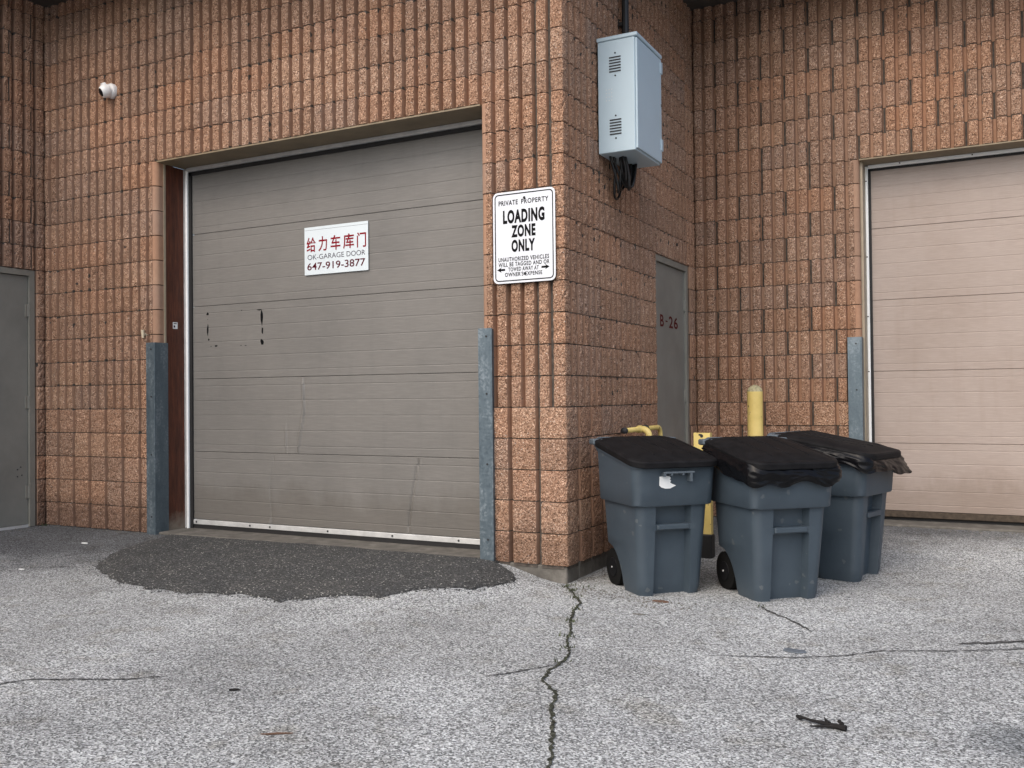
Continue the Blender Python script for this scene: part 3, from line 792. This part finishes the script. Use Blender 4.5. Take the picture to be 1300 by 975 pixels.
CD = mb.build('conduit', M_CABLE); tag(CD, 'black conduit rising from the grey cabinet up the wall', 'conduit')
CBL = thing('hanging_cables', 'bundle of black cables looping below the grey cabinet', 'cable', (.1, .75, 2.6))
rc = random.Random(4)
for k in range(9):
    ya = .63+.03*rc.random()+(.02*k if k < 5 else .05); yb = .90+.06*rc.random(); dep = 2.46+.15*rc.random(); xo = .05+.10*rc.random()
    pts = []
    for q in range(13):
        t = q/12; y = ya+(yb-ya)*(t**.9); z = 2.76-(2.76-dep)*math.sin(math.pi*min(1, t*1.0))**.8
        pts.append((xo+.02*math.sin(t*5+k)-.1, y+.02*math.sin(t*9+k)-.75, z-2.6))
    MB().tube(pts, .0085+.003*rc.random(), 7).build('cable', M_CABLE, CBL, smooth=True)

# ------------------------------------------------------------------ turret camera
TC = thing('security_camera', 'white turret security camera on the block wall at upper left', 'camera', (-4.17, 0, 3.70))
MB().tube([(0, .01, 0), (0, -.022, 0), (0, -.034, 0)], [.062, .062, .055], 20).build('base', M_CAMWHITE, TC, angle=40)
aim = Vector((-.35, -.80, -.42)).normalized()
rs = [(.0, .052), (.03, .056), (.05, .052), (.066, .044), (.07, .038)]
c0 = Vector((0, -.035, 0))
MB().tube([c0+aim*d for d, _ in rs], [r_ for _, r_ in rs], 20).build('ball', M_CAMWHITE, TC, angle=50)
MB().tube([c0+aim*d for d in (.068, .074, .080, .083)], [.036, .033, .022, .008], 18).build('lens_window', M_LENS, TC, angle=50)
MB().tube([c0+aim*.03+Vector((0, 0, .045)), c0+aim*.062+Vector((0, 0, .048))], [.030, .026], 12).build('hood', M_CAMWHITE, TC, angle=50)

# ------------------------------------------------------------------ wheeled bins
def section(z, yf, yb, hw, r, notch=0.0, nw=.1, n=5):
    """rounded outline, counter-clockwise from above, with a notch in the front (y = yf) side"""
    P = []
    def arc(cx, cy, a0):
        for k in range(n+1):
            a = R(a0+90*k/n); P.append((cx+r*math.cos(a), cy+r*math.sin(a), z))
    arc(-hw+r, yf+r, 180)
    P.extend([(-nw-.012, yf, z), (-nw, yf+notch, z), (nw, yf+notch, z), (nw+.012, yf, z)])
    arc(hw-r, yf+r, 270); arc(hw-r, yb-r, 0); arc(-hw+r, yb-r, 90)
    return P

def outline(z, yf, yb, hw, r, n=8):
    P = []
    for cx, cy, a0 in ((-hw+r, yf+r, 180), (hw-r, yf+r, 270), (hw-r, yb-r, 0), (-hw+r, yb-r, 90)):
        for k in range(n+1):
            a = R(a0+90*k/n); P.append(Vector((cx+r*math.cos(a), cy+r*math.sin(a), z)))
    return P

BAND = .555
YF_TOP, YB_TOP = -.335, .262
def tilt(y, z):                       # the rim climbs from the front to the rear
    return .10*max(0, min(1, (y-YF_TOP)/(YB_TOP-YF_TOP)))*ss(BAND+.01, .78, z)
def make_bin(label):
    t = thing('wheeled_bin', label, 'bin', group='wheeled bins by the corner')
    rings = []
    def yb_at(z):
        if z >= .27: return .235+(z-.27)*.035
        u_ = (.27-z)/.27
        return .235-.20*(1-(1-u_)**2)**.5
    levels = [0, .012, .04, .08, .12, .16, .20, .23, .255, .27, .32, .395, .3951, .432, .4321, .50, BAND-.016]
    for z in levels:
        yf = -.245-z*.080; hw = .203+z*.060
        nt_ = .058 if not (.3951 <= z <= .432) else .006
        if z < .013: yf += .006; hw -= .006
        rings.append(section(z, yf, yb_at(z), hw, .055, nt_ if z < .54 else .0, .098+.012*(1-z)))
    zt = .80
    b_ = MB().loft(rings, cap0=True, cap1=False)
    def col(z, off):
        yf = -.245-z*.080-off; hw = .203+z*.060+off; ybk = yb_at(z)+off*.6
        return [(x, y, z+tilt(y, z)) for x, y, _ in section(z, yf, ybk, hw, .06, 0, .1)]
    b_.loft([col(BAND-.016, 0), col(BAND-.012, .020), col(BAND-.004, .025), col(BAND+.10, .024), col(zt-.035, .024), col(zt-.03, .034), col(zt, .034), col(zt, .014), col(zt-.05, .008)], cap0=False, cap1=False)
    o = b_.build('body', M_BIN, t, angle=38)
    MB().box(-.105, .105, -.286, -.258, .398, .430, 0, .006).build('lift_bar', M_BIN, t)
    mb = MB().box(-.10, .10, -.372, -.345, .738, .750, 0, .003).box(-.10, -.088, -.3705, -.322, .722, .7395).box(.07, .084, -.3705, -.322, .690, .7395).box(-.055, -.045, -.3705, -.330, .728, .7395).box(.02, .03, -.3705, -.330, .728, .7395)
    mb.build('latch_bracket', M_HINGE, t)
    yf, yb, hw = -.378, .300, .290
    LR = []
    def lt(y): return .118*(y-yf)/(yb-yf)-.004
    for (z, ins, r_) in ((.775, .004, .10), (.780, 0, .10), (.806, 0, .10), (.814, .007, .095), (.818, .034, .08), (.815, .040, .078), (.822, .060, .07), (.834, .100, .055), (.837, .15, .045), (.838, .2, .03)):
        LR.append([Vector((q.x, q.y, q.z+lt(q.y))) for q in outline(z, yf+ins, yb-ins*.7, hw-ins*.9, r_)])
    ld = MB().loft(LR, cap0=True, cap1=True).build('lid', M_LID, t, angle=24)
    for x in (-.12, .0, .12):
        ya, yc = yf+.10, yb-.10; za, zc = .832+lt(ya), .836+lt(yc)
        MB().add([(x-.007, ya, za), (x+.007, ya, za), (x+.007, yc, zc), (x-.007, yc, zc), (x, ya, za+.008), (x, yc, zc+.008)], [(0, 4, 5, 3), (4, 1, 2, 5), (0, 1, 4), (2, 3, 5)]).build('lid_ridge', M_LID, ld)
    hb = MB().tube([(-.25, .245, .85), (-.255, .31, .905), (-.22, .325, .915), (.22, .325, .915), (.255, .31, .905), (.25, .245, .85)], .016, 10)
    hb.build('handle', M_HINGE, t, smooth=True)
    for sx in (-1, 1): MB().box(sx*.25-.045, sx*.25+.045, .235, .315, .885, .922, 0, .008).build('hinge', M_HINGE, t)
    for sx in (-1, 1):
        wx = sx*.166
        wv = MB().tube([(wx-.030*sx, .168, .115), (wx-.026*sx, .168, .115), (wx+.026*sx, .168, .115), (wx+.030*sx, .168, .115)], [.105, .118, .118, .105], 24)
        wh = wv.build('wheel', M_TYRE, t, angle=40)
        MB().tube([(wx+.029*sx, .168, .115), (wx+.036*sx, .168, .115), (wx+.038*sx, .168, .115)], [.060, .058, .012], 16).build('wheel_disc', M_LID, wh, angle=40)
        MB().tube([(wx+.037*sx, .168, .115), (wx+.042*sx, .168, .115)], .006, 8).build('axle_end', M_ALU, wh)
    MB().tube([(-.18, .168, .115), (.18, .168, .115)], .012, 8).build('axle', M_SLOT, t)
    return t

def copy_tree(o, parent=None):
    c_ = o.copy(); COL.objects.link(c_); c_.parent = parent
    for ch in list(o.children): copy_tree(ch, c_)
    return c_
def place(o, x, y, deg): o.location = (x, y, g_h(x, y)-.004); o.rotation_euler = (0, 0, R(deg))

bin1 = make_bin('blue grey wheeled bin with torn white label, nearest the block corner')
bin2 = copy_tree(bin1); bin2['label'] = 'middle blue grey wheeled bin with black bag folded under its lid'
bin3 = copy_tree(bin1); bin3['label'] = 'rear right blue grey wheeled bin, turned sideways, loose bag under lid'
place(bin1, .515, .147, 45.0); place(bin2, 1.184, .296, 42.0); place(bin3, 1.452, 1.027, 75.0)
for b_ in (bin2, bin3):
    for ch in list(b_.children):
        if ch.name.startswith('latch_bracket'): bpy.data.objects.remove(ch)
# torn label only on the first bin
lv = [(-.112, .720), (-.112, .668), (-.098, .656), (-.072, .648), (-.040, .648), (-.002, .665), (-.030, .676), (-.042, .684), (-.036, .694), (-.044, .701), (-.038, .711), (-.046, .720), (-.070, .724)]
obj('torn_label', mesh('torn_label', [(x, -.245-z*.080-.0275, z) for x, z in lv], [tuple(range(len(lv)))], M_PAPER), bin1)

def bag_ring(parent_bin, label, hem, flare, seed, amp=.016):
    """bag film folded over the rim: hem(t) drop below the rim, flare(t) outward reach"""
    raw = outline(0, -.345, .268, .284, .07, 10); raw.append(raw[0]); base = []
    for a, b_ in zip(raw[:-1], raw[1:]):
        k = max(1, round((b_-a).length/.011)); base += [a.lerp(b_, q/k) for q in range(k)]
    n = len(base); cen = Vector((0, -.02, 0)); rows = 20; v = []; f = []
    def wr(k, s_):
        a = 2*math.pi*k/n; c_, d_ = math.cos(a), math.sin(a)
        w1 = noise.noise(Vector((c_*2.2, d_*2.2, s_*2+seed))); w2 = abs(noise.noise(Vector((c_*5+s_*3, d_*5, s_*3.5+seed+4)))); w3 = abs(noise.noise(Vector((c_*11, d_*11+s_*6, s_*5+seed+7))))
        return w1*.9+(.5-w2)*1.0+(.4-w3)*.06
    for r in range(rows+1):
        s_ = r/rows
        for k, q in enumerate(base):
            t = k/n; d = (q-cen); d.z = 0; d.normalize(); a = 2*math.pi*k/n
            out = .010+.014*math.sin(s_*math.pi)+flare(t, d)*s_**1.4+amp*wr(k, s_)*min(1, s_*3+.1)
            z = .80+tilt(q.y, .8)-hem(t, d)*s_*(1+.28*noise.noise(Vector((math.cos(a)*3, math.sin(a)*3, seed+2))))
            p_ = q+d*out; v.append((p_.x, p_.y, z))
    for r in range(rows):
        for k in range(n):
            q = (k+1) % n; f.append((r*n+k, r*n+q, (r+1)*n+q, (r+1)*n+k))
    o = obj('garbage_bag', mesh('garbage_bag', v, f, M_BAG, smooth=True), None, parent_bin.location, parent_bin.rotation_euler.z)
    return tag(o, label, 'garbage bag', 'black bags lining the bins')
bag_ring(bin2, 'shiny black bag folded over the rim of the middle bin', lambda t, d: .115 if d.y < .3 else .05, lambda t, d: .004, 3)
bag_ring(bin3, 'loose black bag flaring out under the lid of the rear bin', lambda t, d: .06+.05*max(0, -d.y)+.06*max(0, d.x)*max(0, -d.y), lambda t, d: .085*max(0, -d.y)*(.4+1.2*max(0, d.x)), 11, .012)

# ------------------------------------------------------------------ yellow bollard, guard post, gas pipe
zb = g_h(.66, 2.3)
pts = [(0, 0, 0), (0, 0, 1.10)]; rr_ = [.062, .062]
BL = thing('bollard', 'round yellow steel bollard standing behind the middle bin', 'bollard', (.66, 2.3, zb))
MB().tube([(0, 0, -.05), (0, 0, 1.163-zb-.055)], .063, 20).build('post', M_YEL, BL, angle=50)
hz = 1.163-zb-.055
MB().tube([(0, 0, hz), (0, 0, hz+.022), (0, 0, hz+.042), (0, 0, hz+.055)], [.063, .056, .038, .008], 20).build('cap', M_YCAP, BL, angle=60)
zg = g_h(.53, 1.2)
GP = thing('guard_post', 'short yellow channel post between the first two bins', 'post', (.53, 1.2, zg))
hh = .81-zg
MB().box(-.061, .061, -.006, 0, 0, hh, 0, .002).box(-.061, -.055, 0, .05, 0, hh).box(.055, .061, 0, .05, 0, hh).build('channel', M_YEL, GP)
MB().tube([(.0, -.009, hh-.022), (0, -.0055, hh-.022)], .012, 9).box(-.022, .0, -.008, -.0062, hh-.02, hh-.008).build('bolt_hole', M_SLOT, GP)
MB().box(-.068, .068, -.02, .075, -.02, .17, 0, .01).build('base', M_RUBBER, GP)
PG = thing('gas_pipe', 'yellow gas pipe with elbows on the wall above the first bin', 'pipe', (.12, .63, .84))
def el(c_, a, b_, r_=.045, n=6):
    c_ = Vector(c_); a = Vector(a); b_ = Vector(b_)
    return [c_+a*r_*(1-math.sin(t))+b_*r_*(1-math.cos(t)) for t in [math.pi/2*k/n for k in range(n+1)]]
run = [(0, .10, .0)]+el((0, .86, 0), (0, -1, 0), (0, 0, -1), .06)+[(0, .86, -.75)]
MB().tube(run, .018, 12).build('main_run', M_YEL, PG, smooth=True)
MB().tube([(0, .075, 0), (0, .10, 0)], .023, 12).build('end_plug', M_SLOT, PG, smooth=True)
MB().tube([(0, .40, 0), (.02, .40, 0)]+el((.07, .40, 0), (-1, 0, 0), (0, 0, -1), .05)+[(.07, .40, -.6)], .024, 12).build('branch', M_YEL, PG, smooth=True)
MB().tube([(0, .47, 0), (0, .53, 0)], .029, 12).build('collar', M_SLOT, PG, smooth=True)
MB().tube([(0, .37, 0), (0, .43, 0)], .027, 12).build('tee', M_YEL, PG, smooth=True)

# ------------------------------------------------------------------ small things on the ground
def on_g(pts, lift): return [(x, y, g_h(x, y)+lift) for x, y in pts]
tw = MB().tube(on_g([(1.772, -1.898), (1.786, -1.91), (1.80, -1.909), (1.83, -1.925), (1.865, -1.932), (1.91, -1.950), (1.953, -1.961)], .011), [.006, .009, .005, .005, .007, .009, .011], 7)
tw.tube(on_g([(1.915, -1.952), (1.885, -1.962), (1.862, -1.972), (1.832, -1.982)], .009), [.007, .005, .005, .002], 6).tube(on_g([(1.895, -1.945), (1.878, -1.918), (1.868, -1.888)], .016), [.007, .005, .002], 6)
tw.tube([(x, y, z+.012) for x, y, z in on_g([(1.94, -1.958), (1.925, -1.935), (1.93, -1.925)], .012)], [.008, .006, .003], 6)
tag(tw.build('twig', M_TWIG), 'charred black forked twig lying at the lower right', 'twig')
tw = MB().tube(on_g([(.10, -2.895), (.13, -2.882), (.15, -2.866), (.20, -2.838)], .004), [.0015, .004, .0045, .002], 6)
tag(tw.build('wood_splinter', M_BROWNSTICK), 'thin brown splinter of wood near the bottom edge', 'stick')
tw = MB().tube(on_g([(-.365, -2.572), (-.345, -2.556), (-.325, -2.55)], .004), [.006, .006, .002], 6).tube(on_g([(-.345, -2.556), (-.34, -2.575)], .004), [.004, .002], 6)
tag(tw.build('bark_scrap', M_TWIG), 'small black scrap left of the crack in mid ground', 'debris')
def flat_scrap(name, x, y, rx, ry, m_, label, seed, th=.006):
    r_ = random.Random(seed); n = 11; P = []
    for k in range(n):
        a = 2*math.pi*k/n; q = .7+.5*r_.random(); P.append((rx*q*math.cos(a), ry*q*math.sin(a)))
    z = g_h(x, y)
    mb = MB().loft([[(a, b_, 0) for a, b_ in P], [(a*.9, b_*.9, th) for a, b_ in P]])
    return tag(mb.build(name, m_, loc=(x, y, z+.002)), label, 'litter')
flat_scrap('rubber_scrap', 1.585, -.978, .05, .035, M_GUM, 'flattened grey rubber scrap in front of the middle bin', 2)
flat_scrap('paper_scrap', -3.907, -.496, .035, .015, M_PAPER, 'tiny white paper scrap by the left block wall', 5, .004)
flat_scrap('paper_scrap', -3.642, -1.211, .025, .012, M_PAPER, 'tiny white paper scrap left of the black patch', 6, .004)
flat_scrap('paper_scrap', .693, -.598, .035, .012, M_DUST, 'pale flat scrap below the bin with the label', 8, .004)
flat_scrap('leaf_litter', .70, -.25, .05, .018, M_BROWNSTICK, 'brown leaf litter at the foot of the labelled bin', 9, .008)

# grit collected along the foot of the walls, and weeds at the corner
def scatter(name, spots, material, label, cat, size=(.004, .010), seed=1):
    r_ = random.Random(seed); mb = MB()
    for (x0, y0, x1, y1, n, spread) in spots:
        for _ in range(n):
            t = r_.random(); x = x0+(x1-x0)*t+r_.gauss(0, spread); y = y0+(y1-y0)*t-abs(r_.gauss(0, spread)); s_ = size[0]+(size[1]-size[0])*r_.random()**2
            z = g_h(x, y)+s_*.3; a = r_.random()*6.28; ca, sa = math.cos(a)*s_, math.sin(a)*s_
            mb.add([(x+ca, y+sa, z-s_*.3), (x-sa, y+ca, z-s_*.2), (x-ca, y-sa, z-s_*.3), (x+sa, y-ca, z-s_*.2), (x, y, z+s_*.6)], [(0, 1, 4), (1, 2, 4), (2, 3, 4), (3, 0, 4)])
    o = mb.build(name, material); o['label'] = label; o['category'] = cat; o['kind'] = 'stuff'
    return o
scatter('grit', [(-5.0, -.02, -3.75, -.02, 90, .04), (-3.5, .0, -.6, .0, 160, .05), (.05, 0, .05, 2.6, 260, .06), (0, -.03, .9, -.25, 200, .1), (1.45, 2.8, 4, 2.8, 160, .06), (-4.96, -.1, -4.96, -2, 150, .06)], M_DUST, 'loose pale grit along the foot of the walls', 'grit', seed=3)
scatter('asphalt_crumbs', [(OUT[i][0], OUT[i][1]-.01, OUT[i+1][0], OUT[i+1][1]-.01, 26, .022) for i in range(1, len(OUT)-2)], M_PATCH, 'black crumbs loosened from the edge of the dark patch', 'crumbs', (.003, .009), 5)
r_ = random.Random(12); mb = MB()
for (x, y, n) in ((.03, -.05, 26), (.10, -.17, 14), (.33, -.62, 16), (.42, -.9, 14), (.55, -1.2, 12), (.69, -1.6, 14), (.15, -.02, 10), (-4.98, -.05, 14), (1.25, -.12, 8), (.2, -.33, 10), (.62, -1.4, 10)):
    for _ in range(n):
        bx, by = x+r_.gauss(0, .018), y+r_.gauss(0, .025); h_ = .008+.022*r_.random(); a = r_.random()*6.28; w_ = .003+.003*r_.random(); z = g_h(bx, by)
        lx, ly = .02*math.cos(a)*r_.random(), .02*math.sin(a)*r_.random()
        mb.add([(bx-w_*math.sin(a), by+w_*math.cos(a), z), (bx+w_*math.sin(a), by-w_*math.cos(a), z), (bx+lx, by+ly, z+h_)], [(0, 1, 2)])
wd = mb.build('weeds', M_WEED); wd['label'] = 'low green weeds growing from the crack at the corner'; wd['category'] = 'weeds'; wd['kind'] = 'stuff'
